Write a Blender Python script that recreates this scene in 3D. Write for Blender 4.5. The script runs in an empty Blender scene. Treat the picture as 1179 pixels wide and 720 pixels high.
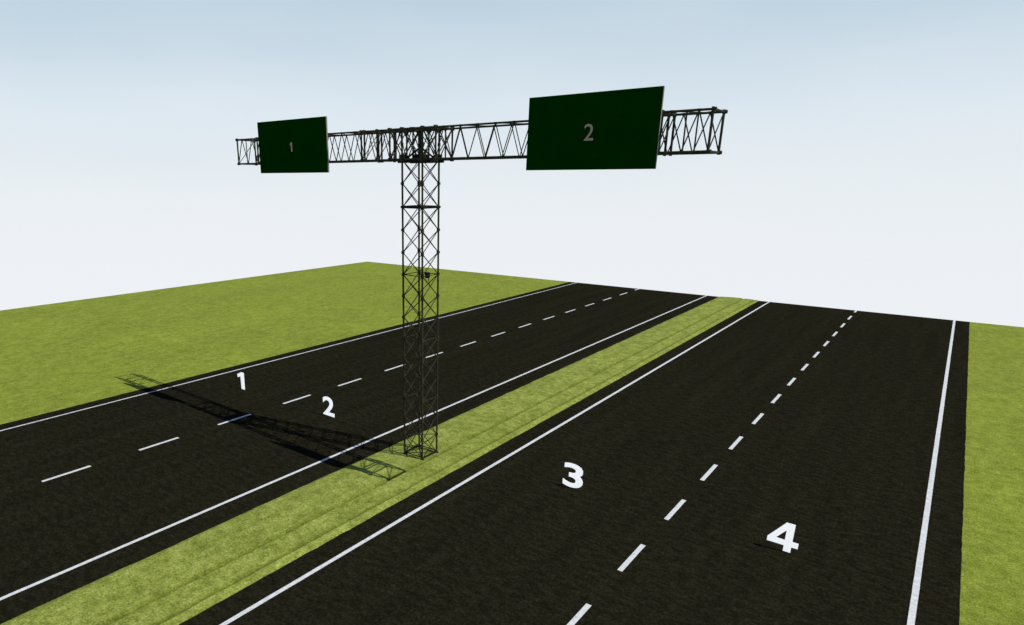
import bpy, bmesh, math, random
from mathutils import Vector, Matrix
random.seed(7)
S = bpy.context.scene
COL = S.collection
S.view_settings.view_transform = 'Standard'
S.view_settings.look = 'None'
S.view_settings.exposure = 0

def lin(r, g, b):
    f = lambda c: (c/255/12.92) if c/255 <= 0.04045 else ((c/255+0.055)/1.055)**2.4
    return (f(r), f(g), f(b), 1)

# ------------------------------------------------------------ materials
def base_mat(name, rough=0.8, spec=0.2, metal=0.0):
    m = bpy.data.materials.new(name); m.use_nodes = True
    nt = m.node_tree; b = nt.nodes['Principled BSDF']
    b.inputs['Roughness'].default_value = rough
    b.inputs['Specular IOR Level'].default_value = spec
    b.inputs['Metallic'].default_value = metal
    return m, nt, b

def N(nt, t, **kw):
    n = nt.nodes.new(t)
    for k, v in kw.items():
        if hasattr(n, k) and k not in n.inputs: setattr(n, k, v)
        else: n.inputs[k].default_value = v
    return n

def mapped(nt, scale):
    tc = nt.nodes.new('ShaderNodeTexCoord')
    mp = nt.nodes.new('ShaderNodeMapping')
    mp.inputs['Scale'].default_value = scale
    nt.links.new(tc.outputs['Object'], mp.inputs['Vector'])
    return mp.outputs['Vector']

def ramp(nt, fac, stops):
    r = nt.nodes.new('ShaderNodeValToRGB')
    e = r.color_ramp.elements
    e[0].position, e[0].color = stops[0]
    e[1].position, e[1].color = stops[-1]
    for p, c in stops[1:-1]:
        x = e.new(p); x.color = c
    nt.links.new(fac, r.inputs['Fac'])
    return r.outputs['Color']

def mul(nt, a, b, fac=1.0, mode='MULTIPLY'):
    m = nt.nodes.new('ShaderNodeMix'); m.data_type = 'RGBA'; m.blend_type = mode
    m.inputs[0].default_value = fac
    nt.links.new(a, m.inputs[6]); nt.links.new(b, m.inputs[7])
    return m.outputs[2]

def grass_mat(name, cd, cm, cl, bump=0.6, mottle=.12):
    m, nt, b = base_mat(name, 0.95, 0.03)
    n1 = N(nt, 'ShaderNodeTexNoise', Scale=1.0, Detail=7.0, Roughness=0.8)
    nt.links.new(mapped(nt, (6, 6, 6)), n1.inputs['Vector'])
    c1 = ramp(nt, n1.outputs['Fac'], [(0.34, cd), (0.5, cm), (0.66, cl)])
    n2 = N(nt, 'ShaderNodeTexNoise', Scale=1.0, Detail=3.0)
    nt.links.new(mapped(nt, (.35, .35, .35)), n2.inputs['Vector'])
    c2 = ramp(nt, n2.outputs['Fac'], [(0.3, (.90, .90, .86, 1)), (0.7, (1.06, 1.06, 1.0, 1))])
    n3 = N(nt, 'ShaderNodeTexNoise', Scale=1.0, Detail=3.0)
    nt.links.new(mapped(nt, (34, 34, 34)), n3.inputs['Vector'])
    c3 = ramp(nt, n3.outputs['Fac'], [(0.34, (.62, .66, .52, 1)), (0.66, (1.28, 1.25, 1.22, 1))])
    n4 = N(nt, 'ShaderNodeTexNoise', Scale=1.0, Detail=2.0)
    nt.links.new(mapped(nt, (2.6, 1.7, 1)), n4.inputs['Vector'])
    c4 = ramp(nt, n4.outputs['Fac'], [(0.36, (1-mottle, 1-mottle, 1-mottle*1.6, 1)), (0.64, (1+mottle*.7, 1+mottle*.6, 1+mottle*.5, 1))])
    c = mul(nt, mul(nt, mul(nt, c1, c2), c3), c4)
    nt.links.new(c, b.inputs['Base Color'])
    bp = N(nt, 'ShaderNodeBump', Strength=bump, Distance=0.03)
    nt.links.new(n1.outputs['Fac'], bp.inputs['Height'])
    nt.links.new(bp.outputs['Normal'], b.inputs['Normal'])
    return m

M_GRASS = grass_mat('grass', (.118, .152, .020, 1), (.185, .222, .036, 1), (.245, .280, .056, 1))
M_MEDIAN = grass_mat('median_grass', (.125, .158, .031, 1), (.205, .240, .053, 1), (.30, .325, .105, 1), 0.8, .14)
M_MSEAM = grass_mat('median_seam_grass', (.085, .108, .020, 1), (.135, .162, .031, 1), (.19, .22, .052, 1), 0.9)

def asphalt_mat(name, k=1.0):
    m, nt, b = base_mat(name, 0.95, 0.0)
    n1 = N(nt, 'ShaderNodeTexNoise', Scale=1.0, Detail=8.0, Roughness=0.8)
    nt.links.new(mapped(nt, (20, 20, 20)), n1.inputs['Vector'])
    c1 = ramp(nt, n1.outputs['Fac'], [(0.34, (.0047*k, .0042*k, .0022*k, 1)), (0.5, (.0108*k, .0100*k, .0058*k, 1)), (0.70, (.025*k, .0235*k, .015*k, 1))])
    n2 = N(nt, 'ShaderNodeTexNoise', Scale=1.0, Detail=3.0, Distortion=0.4)
    nt.links.new(mapped(nt, (2.2, .18, 1)), n2.inputs['Vector'])
    c2 = ramp(nt, n2.outputs['Fac'], [(0.3, (.86, .86, .86, 1)), (0.7, (1.14, 1.14, 1.12, 1))])
    wv = N(nt, 'ShaderNodeTexNoise', Scale=1.0, Detail=1.0, Roughness=.4)
    nt.links.new(mapped(nt, (4.5, 9.0, 1)), wv.inputs['Vector'])
    c3 = ramp(nt, wv.outputs['Fac'], [(0.35, (.80, .79, .76, 1)), (0.65, (1.2, 1.2, 1.18, 1))])
    nt.links.new(mul(nt, mul(nt, c1, c2), c3), b.inputs['Base Color'])
    bp = N(nt, 'ShaderNodeBump', Strength=0.4, Distance=0.012)
    nt.links.new(n1.outputs['Fac'], bp.inputs['Height'])
    nt.links.new(bp.outputs['Normal'], b.inputs['Normal'])
    return m
M_ROAD = asphalt_mat('asphalt')

def plain_mat(name, col, rough=0.6, spec=0.2, metal=0.0, var=0.12, scale=8, emit=0):
    m, nt, b = base_mat(name, rough, spec, metal)
    n1 = N(nt, 'ShaderNodeTexNoise', Scale=float(scale), Detail=5.0, Roughness=0.65)
    tc = nt.nodes.new('ShaderNodeTexCoord'); nt.links.new(tc.outputs['Object'], n1.inputs['Vector'])
    lo = tuple(c*(1-var) for c in col)+(1,); hi = tuple(min(1, c*(1+var)) for c in col)+(1,)
    c = ramp(nt, n1.outputs['Fac'], [(0.3, lo), (0.7, hi)])
    nt.links.new(c, b.inputs['Base Color'])
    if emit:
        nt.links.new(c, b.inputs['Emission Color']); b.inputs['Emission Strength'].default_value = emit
    return m
M_PAINT = plain_mat('road_paint', (.50, .51, .51), 0.8, 0.05, var=0.2, scale=14)
M_STEEL = plain_mat('weathered_steel', (.026, .025, .014), 0.75, 0.12, var=0.4, scale=20)
M_STEEL_D = plain_mat('dark_steel', (.008, .008, .006), 0.8, 0.1, var=0.3)
M_GREEN = plain_mat('sign_green', (.0004, .026, .0006), 0.8, 0.0, var=0.1, scale=3)
M_SIGNEDGE = plain_mat('sign_aluminium', (.17, .165, .15), 0.7, 0.05)
M_SIGNTXT = plain_mat('sign_lettering', (.34, .28, .22), 0.8, 0.05)
M_NUM = plain_mat('white_number_glow', (.86, .86, .86), 0.7, 0.05, var=.02, emit=.8)  # emission added so the shaded digits read pure white; they are not lamps

# ------------------------------------------------------------ mesh helpers
def new_obj(name, bm, mats, parent=None, loc=(0, 0, 0)):
    me = bpy.data.meshes.new(name); bm.to_mesh(me); bm.free()
    for m in (mats if isinstance(mats, list) else [mats]): me.materials.append(m)
    o = bpy.data.objects.new(name, me); COL.objects.link(o); o.location = loc
    if parent: o.parent = parent
    return o

def empty(name, loc, label, cat, group=None):
    e = bpy.data.objects.new(name, None); e.location = loc; COL.objects.link(e)
    e.empty_display_size = .3; e['label'] = label; e['category'] = cat
    if group: e['group'] = group
    return e

def bar(bm, a, b, r, n=6):
    a, b = Vector(a), Vector(b); d = b-a; L = d.length
    if L < 1e-5: return
    mat = Matrix.Translation((a+b)/2) @ d.to_track_quat('Z', 'Y').to_matrix().to_4x4()
    bmesh.ops.create_cone(bm, cap_ends=True, segments=n, radius1=r, radius2=r, depth=L, matrix=mat)

def box(bm, c, s, bev=0):
    r = bmesh.ops.create_cube(bm, size=1, matrix=Matrix.Translation(c) @ Matrix.Diagonal((*s, 1)))
    if bev:
        es = {e for v in r['verts'] for e in v.link_edges}
        bmesh.ops.bevel(bm, geom=list(es), offset=bev, segments=2, affect='EDGES')

def quad(bm, x0, x1, y0, y1, z):
    vs = [bm.verts.new(p) for p in ((x0, y0, z), (x1, y0, z), (x1, y1, z), (x0, y1, z))]
    return bm.faces.new(vs)

# ------------------------------------------------------------ ground and roads
Y0, Y1 = -16.0, 36.3
GX0, GX1 = -35.2, 18.4
def yend(x): return 35.95+.032*(x-GX0)      # far edge of the field runs very slightly askew
bm = bmesh.new(); box(bm, ((GX0+GX1)/2, (Y0+Y1)/2, -.15), (GX1-GX0, Y1-Y0, .30))
for v in bm.verts:
    if v.co.y > 0: v.co.y = yend(v.co.x)
g = new_obj('ground', bm, M_GRASS); g['kind'] = 'structure'; g['label'] = 'flat green grass field with a straight edge'

def yrow(x, i, n): return Y0+.02+(yend(x)-.04-Y0)*i/n
def rough_strip(x0, x1, z, jag=0.0):
    bm = bmesh.new(); n = 260; prev = None
    for i in range(n+1):
        a = bm.verts.new((x0+random.uniform(-jag, jag), yrow(x0, i, n), z)); b = bm.verts.new((x1+random.uniform(-jag, jag), yrow(x1, i, n), z))
        if prev: bm.faces.new((prev[0], prev[1], b, a))
        prev = (a, b)
    return bm

def carriage(x0, x1, edges, dash_x, dash_start, label):
    r = new_obj('road', rough_strip(x0, x1, .004, .006), M_ROAD); r['kind'] = 'structure'; r['label'] = label
    for ex, hw in edges:
        bm = rough_strip(ex-hw, ex+hw, .008, .0015)
        new_obj('edge_line', bm, M_PAINT, r)
    y = dash_start; ye = yend(dash_x)
    while y-2.115 > Y0+.2: y -= 2.115
    bm = bmesh.new(); quad(bm, -.042, .042, 0, 1.0, .008)
    first = new_obj('lane_dash', bm, M_PAINT, r, (dash_x, y, 0))
    y += 2.115
    while y < ye-.25:
        d = first.copy(); COL.objects.link(d); d.parent = r
        d.location = (dash_x, y, 0); y += 2.115
        if d.location.y+1 > ye-.05:
            d.scale = (1, max(.1, (ye-.06-d.location.y)), 1)
    return r
carriage(-7.46, 1.08, ((-6.97, .04), (.55, .043)), -3.17, 8.86, 'dark asphalt two-lane carriageway with white lines, numbered three and four')
carriage(-18.15, -9.42, ((-10.06, .038), (-17.66, .03)), -13.80, 4.22, 'dark asphalt two-lane carriageway with white lines, numbered one and two')

bm = bmesh.new()
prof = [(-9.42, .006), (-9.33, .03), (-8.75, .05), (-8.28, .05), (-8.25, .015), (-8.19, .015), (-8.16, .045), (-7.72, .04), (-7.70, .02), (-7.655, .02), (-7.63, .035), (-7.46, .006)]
prev = None
for i in range(201):
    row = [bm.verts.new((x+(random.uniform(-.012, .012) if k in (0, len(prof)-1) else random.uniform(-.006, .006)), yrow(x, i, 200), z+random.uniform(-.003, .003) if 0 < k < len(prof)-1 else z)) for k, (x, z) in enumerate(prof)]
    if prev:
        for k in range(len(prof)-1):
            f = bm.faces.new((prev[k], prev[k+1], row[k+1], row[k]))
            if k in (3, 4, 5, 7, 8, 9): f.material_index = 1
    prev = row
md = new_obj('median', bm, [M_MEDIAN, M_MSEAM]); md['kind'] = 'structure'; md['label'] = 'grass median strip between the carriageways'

# ------------------------------------------------------------ gantry
GXc, GYc = -8.57, 10.34
gan = empty('sign_gantry', (GXc, GYc, 0), 'dark steel lattice gantry with two arms on grass median', 'gantry')
H = .26; ZB, ZT = 6.395, 6.955
cs = [(-H, -H), (H, -H), (H, H), (-H, H)]
Z0 = .05
bm = bmesh.new(); nb = 14; bh = (ZB-Z0)/nb
for i in range(nb):
    z0 = Z0+i*bh; z1 = z0+bh
    for k in range(4):
        a, b = cs[k], cs[(k+1) % 4]
        bar(bm, (*a, z0), (*b, z1), .0098); bar(bm, (*b, z0), (*a, z1), .0098)
        if i % 3 == 0: bar(bm, (*a, z0), (*b, z0), .009)
        box(bm, (a[0], a[1], z0), (.05, .05, .05))
for z in (Z0+.02, Z0+bh):
    bar(bm, (-H, -H, z), (H, H, z), .009); bar(bm, (H, -H, z), (-H, H, z), .009)
mast = new_obj('mast', bm, M_STEEL, gan)
for k, c in enumerate(cs):
    bm = bmesh.new(); bar(bm, (0, 0, .02), (0, 0, ZT), .020, 8)
    leg = new_obj('leg', bm, M_STEEL, mast, (c[0], c[1], 0))
    bm = bmesh.new(); box(bm, (0, 0, .05), (.075, .075, .016), .003)
    new_obj('foot_plate', bm, M_STEEL_D, leg)
def collar(z, r, ext=0.02, name='collar'):
    bm = bmesh.new(); e = H+ext
    cc = [(-e, -e), (e, -e), (e, e), (-e, e)]
    for k in range(4): bar(bm, (*cc[k], z), (*cc[(k+1) % 4], z), r)
    return new_obj(name, bm, M_STEEL_D, mast)
collar(5.49, .024); collar(.09, .014, .0)
bm = bmesh.new(); box(bm, (.20, -.02, 4.13), (.08, .09, .12), .01); bar(bm, (.225, -.02, 4.1), (.255, -.02, 3.9), .008); box(bm, (.25, -.02, 4.15), (.03, .03, .03))
new_obj('junction_box', bm, M_STEEL_D, mast)

TH = .26
def lattice(x0, x1, n, chord=.0175, dia=.0100):
    bm = bmesh.new(); dx = (x1-x0)/n
    for y in (-TH, TH):
        for z in (ZB, ZT): bar(bm, (x0, y, z), (x1, y, z), chord, 8)
        for i in range(n):
            a = x0+i*dx; m_ = a+dx/2; b = a+dx
            bar(bm, (a, y, ZB), (m_, y, ZT), dia); bar(bm, (m_, y, ZT), (b, y, ZB), dia)
            box(bm, (m_, y, ZT), (.05, .036, .036)); box(bm, (b, y, ZB), (.05, .036, .036))
    for z in (ZB, ZT):
        for i in range(n):
            a = x0+i*dx; b = a+dx; s = 1 if i % 2 else -1
            if z == ZT: a += dx/2; b = min(b+dx/2, x1)
            bar(bm, (a, -TH*s, z), (b, TH*s, z), .008)
    return bm
def frame(x, r, parent, ext=None):
    bm = bmesh.new()
    c = [(x, -TH, ZB), (x, TH, ZB), (x, TH, ZT), (x, -TH, ZT)]
    for k in range(4): bar(bm, c[k], c[(k+1) % 4], r, 8)
    bar(bm, c[0], c[2], .009)
    for p in c: box(bm, p, (.03, .062, .062))
    if ext:
        for p in c: bar(bm, (x-ext*.01, p[1], p[2]), (x+ext*.045, p[1], p[2]), .026, 8)
        for y in (-TH, TH):
            bar(bm, (x-ext*.36, y, ZB), (x-ext*.36, y, ZT), .012)
            bar(bm, (x-ext*.36, y, ZB), (x, y, ZB), .018, 8)
    new_obj('joint_frame', bm, M_STEEL, parent)
XL, XR = -14.25-GXc, -3.02-GXc
CM = .585
for side, (inner, outer) in {'l': (-CM, XL), 'r': (CM, XR)}.items():
    lo, hi = min(inner, outer), max(inner, outer)
    arm = new_obj('arm', lattice(lo, hi, 13), M_STEEL, gan)
    if side == 'l':
        for x in (-9.50-GXc, -9.86-GXc, -9.95-GXc, -13.45-GXc): frame(x, .019, arm)
        frame(outer, .019, arm, -1)
    else:
        for x in (-3.82-GXc, -3.73-GXc): frame(x, .019, arm)
        frame(outer, .019, arm, 1)
bm = bmesh.new()
for y in (-TH, TH):
    for z in (ZB, ZT): bar(bm, (-CM, y, z), (CM, y, z), .023, 8)
    for a, b in ((-CM, -H), (H, CM)):
        bar(bm, (a, y, ZB), (b, y, ZT), .012); bar(bm, (b, y, ZB), (a, y, ZT), .012)
    bar(bm, (-H, y, ZB), (H, y, ZT), .011); bar(bm, (H, y, ZB), (-H, y, ZT), .011)
    bar(bm, (-H, y, ZB), (0, y, ZT), .011); bar(bm, (0, y, ZT), (H, y, ZB), .011)
    for x in (-H, H, -.42, .42): bar(bm, (x, y, ZB), (x, y, ZT), .015)
    for x in (-H, 0, H): box(bm, (x, y, ZT-.01), (.11, .03, .075))
    for x in (-H, H): box(bm, (x, y, ZB+.03), (.14, .03, .13))
    for x in (-H, H): box(bm, (x, y, (ZB+ZT)/2), (.055, .03, .06))
for x in (-CM, CM, -H, H):
    c = [(x, -TH, ZB), (x, TH, ZB), (x, TH, ZT), (x, -TH, ZT)]
    for k in range(4): bar(bm, c[k], c[(k+1) % 4], .018, 8)
    bar(bm, c[0], c[2], .011); bar(bm, c[1], c[3], .011)
    for p in c: box(bm, p, (.045, .075, .075))
for z in (ZB, ZT):
    bar(bm, (-H, -TH, z), (H, TH, z), .011); bar(bm, (H, -TH, z), (-H, TH, z), .011)
hd = new_obj('mast_head', bm, M_STEEL, gan)
bm = bmesh.new()
for y in (-TH*.72, TH*.72): box(bm, (0, y, ZB-.03), (.86, .055, .065), .006)
for x in (-.30, .30): box(bm, (x, 0, ZB-.027), (.075, TH*2.0, .055), .005)
box(bm, (0, 0, ZB+.035), (.26, .26, .13), .02)
for sx in (-1, 1):
    for sy in (-1, 1):
        bar(bm, (sx*.27, sy*.2, ZB-.02), (sx*.03, sy*.03, ZB+.2), .019)
        box(bm, (sx*.21, sy*.19, ZB+.03), (.12, .08, .09), .01)
bar(bm, (0, 0, ZB), (0, 0, ZT), .022, 8)
new_obj('saddle', bm, M_STEEL_D, hd)

# ------------------------------------------------------------ numerals
ONE = [(.46, 0), (1, 0), (1, 1), (.60, 1), (0, .83), (0, .64), (.46, .75)]
FOUR = [(.56, 0), (.80, 0), (.80, .20), (1, .20), (1, .39), (.80, .39), (.80, 1), (.52, 1), (0, .36), (0, .20), (.56, .20)]
FOUR_HOLE = [(.56, .39), (.56, .74), (.27, .39)]
def poly_mesh(outer, hole, w, h, d):
    cu = bpy.data.curves.new('t', 'CURVE'); cu.dimensions = '2D'; cu.fill_mode = 'BOTH'; cu.extrude = d/2
    for pts in [outer]+([hole] if hole else []):
        s = cu.splines.new('POLY'); s.points.add(len(pts)-1); s.use_cyclic_u = True
        for p, (x, z) in zip(s.points, pts): p.co = ((x-.5)*w, z*h, 0, 1)
    o = bpy.data.objects.new('t', cu); COL.objects.link(o); bpy.context.view_layer.update()
    me = bpy.data.meshes.new_from_object(o.evaluated_get(bpy.context.evaluated_depsgraph_get()))
    bpy.data.objects.remove(o)
    for v in me.vertices:
        x, y, z = v.co; v.co = (x, -z, y)
    me.update(); return me
def glyph_mesh(ch, w, h, d, off=0.0):
    if ch == '1': return poly_mesh(ONE, None, w, h, d)
    if ch == '4': return poly_mesh(FOUR, FOUR_HOLE, w, h, d)
    cu = bpy.data.curves.new('t', 'FONT'); cu.body = ch; cu.size = 1; cu.offset = off; cu.extrude = .5; cu.resolution_u = 8
    o = bpy.data.objects.new('t', cu); COL.objects.link(o); bpy.context.view_layer.update()
    me = bpy.data.meshes.new_from_object(o.evaluated_get(bpy.context.evaluated_depsgraph_get()))
    bpy.data.objects.remove(o)
    xs = [v.co.x for v in me.vertices]; ys = [v.co.y for v in me.vertices]; zs = [v.co.z for v in me.vertices]
    x0, x1, y0, y1, z0, z1 = min(xs), max(xs), min(ys), max(ys), min(zs), max(zs)
    for v in me.vertices:
        x, y, z = v.co
        v.co = (((x-x0)/(x1-x0)-.5)*w, -((z-z0)/(z1-z0)-.5)*d, (y-y0)/(y1-y0)*h)
    me.update()
    return me

# ------------------------------------------------------------ signs
def sign(x0, x1, ch, nw, nh, label):
    xc = (x0+x1)/2; w = x1-x0; z0, z1 = 6.165, 7.30; h = z1-z0; y = 9.99
    e = empty('highway_sign', (xc, y, z0), label, 'road sign', 'highway signs on the gantry')
    bm = bmesh.new(); box(bm, (0, .021, h/2), (w, .04, h), .004)
    new_obj('panel_case', bm, M_SIGNEDGE, e)
    bm = bmesh.new(); box(bm, (0, -.003, h/2), (w-.004, .006, h-.004))
    new_obj('sign_face', bm, M_GREEN, e)
    me = glyph_mesh(ch, nw, nh, .006, .002); me.materials.append(M_SIGNTXT)
    n = bpy.data.objects.new('number', me); COL.objects.link(n); n.parent = e; n.location = (0, -.0092, h/2-nh/2-.01)
    for bx in (-w*.32, w*.32):
        bm = bmesh.new()
        box(bm, (0, .060, h/2), (.05, .03, h*.94), .003)
        for z in (ZB-z0, ZT-z0): box(bm, (0, .082, z), (.07, .02, .08), .004)
        new_obj('bracket', bm, M_STEEL_D, e, (bx, 0, 0))
sign(-13.27, -10.90, '1', .08, .20, 'dark green highway sign with number 1 on gantry')
sign(-5.94, -3.72, '2', .16, .245, 'dark green highway sign with number 2 on gantry')

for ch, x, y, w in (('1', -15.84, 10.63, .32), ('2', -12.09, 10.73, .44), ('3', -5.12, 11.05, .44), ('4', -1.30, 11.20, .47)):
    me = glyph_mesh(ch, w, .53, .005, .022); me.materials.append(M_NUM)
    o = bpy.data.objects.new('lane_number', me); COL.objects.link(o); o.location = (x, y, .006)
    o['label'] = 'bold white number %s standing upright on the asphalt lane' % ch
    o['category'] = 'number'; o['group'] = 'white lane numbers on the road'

# ------------------------------------------------------------ light and sky
sd = Vector((5.45, 1.25, 6.65)).normalized()
sl = bpy.data.lights.new('sun', 'SUN'); sl.energy = 5.0; sl.angle = math.radians(.2); sl.color = (1, .97, .90)
so = bpy.data.objects.new('sun', sl); COL.objects.link(so); so.rotation_euler = sd.to_track_quat('Z', 'Y').to_euler(); so.location = (20, 5, 30)
w = bpy.data.worlds.new('World'); S.world = w; w.use_nodes = True
nt = w.node_tree; nt.nodes.clear()
out = nt.nodes.new('ShaderNodeOutputWorld')
tc = nt.nodes.new('ShaderNodeTexCoord')
sep = nt.nodes.new('ShaderNodeSeparateXYZ'); nt.links.new(tc.outputs['Generated'], sep.inputs[0])
mx = nt.nodes.new('ShaderNodeMath'); mx.operation = 'MAXIMUM'; mx.inputs[1].default_value = .03; nt.links.new(sep.outputs['Z'], mx.inputs[0])
cmb = nt.nodes.new('ShaderNodeCombineXYZ')
nt.links.new(sep.outputs['X'], cmb.inputs[0]); nt.links.new(sep.outputs['Y'], cmb.inputs[1]); nt.links.new(mx.outputs[0], cmb.inputs[2])
sky = nt.nodes.new('ShaderNodeTexSky'); sky.sky_type = 'NISHITA'; sky.sun_disc = False
sky.sun_elevation = math.asin(sd.z); sky.sun_rotation = math.atan2(sd.x, sd.y)
nt.links.new(cmb.outputs[0], sky.inputs['Vector'])
b1 = nt.nodes.new('ShaderNodeBackground'); b1.inputs['Strength'].default_value = .12; nt.links.new(sky.outputs[0], b1.inputs[0])
ns = nt.nodes.new('ShaderNodeTexNoise'); ns.inputs['Scale'].default_value = 2.2; ns.inputs['Detail'].default_value = 3
mp = nt.nodes.new('ShaderNodeMapping'); mp.inputs['Scale'].default_value = (1, 1, 3.5)
nt.links.new(tc.outputs['Generated'], mp.inputs[0]); nt.links.new(mp.outputs[0], ns.inputs['Vector'])
ma = nt.nodes.new('ShaderNodeMath'); ma.operation = 'MULTIPLY_ADD'; ma.inputs[1].default_value = .12; nt.links.new(ns.outputs['Fac'], ma.inputs[0]); 
ad = nt.nodes.new('ShaderNodeMath'); ad.operation = 'ADD'; ad.inputs[1].default_value = .20-.06; nt.links.new(sep.outputs['Z'], ad.inputs[0])
nt.links.new(ad.outputs[0], ma.inputs[2])
r = ramp(nt, ma.outputs[0], [(0.0, lin(241, 243, 248)), (.12, lin(239, 243, 248)), (.20, lin(233, 240, 246)), (.30, lin(221, 232, 241)), (.40, lin(199, 217, 229)), (.47, lin(182, 205, 222)), (.62, lin(112, 146, 184)), (.8, lin(72, 108, 158)), (1.0, lin(58, 92, 145))])
b2 = nt.nodes.new('ShaderNodeBackground'); b2.inputs['Strength'].default_value = 1.0; nt.links.new(r, b2.inputs[0])
ms = nt.nodes.new('ShaderNodeMixShader'); ms.inputs[0].default_value = .93
nt.links.new(b1.outputs[0], ms.inputs[1]); nt.links.new(b2.outputs[0], ms.inputs[2]); nt.links.new(ms.outputs[0], out.inputs[0])

# ------------------------------------------------------------ camera
cd = bpy.data.cameras.new('camera'); cam = bpy.data.objects.new('camera', cd); COL.objects.link(cam)
cam.location = (0, 0, 6); cam.rotation_euler = (math.radians(90-18.08), 0, math.radians(39.6))
cd.sensor_fit = 'HORIZONTAL'; cd.sensor_width = 36; cd.lens = 36*732/1179
cd.shift_x = (589.5-485)/1179; cd.shift_y = (447-360)/1179
cd.clip_end = 1000
S.camera = cam
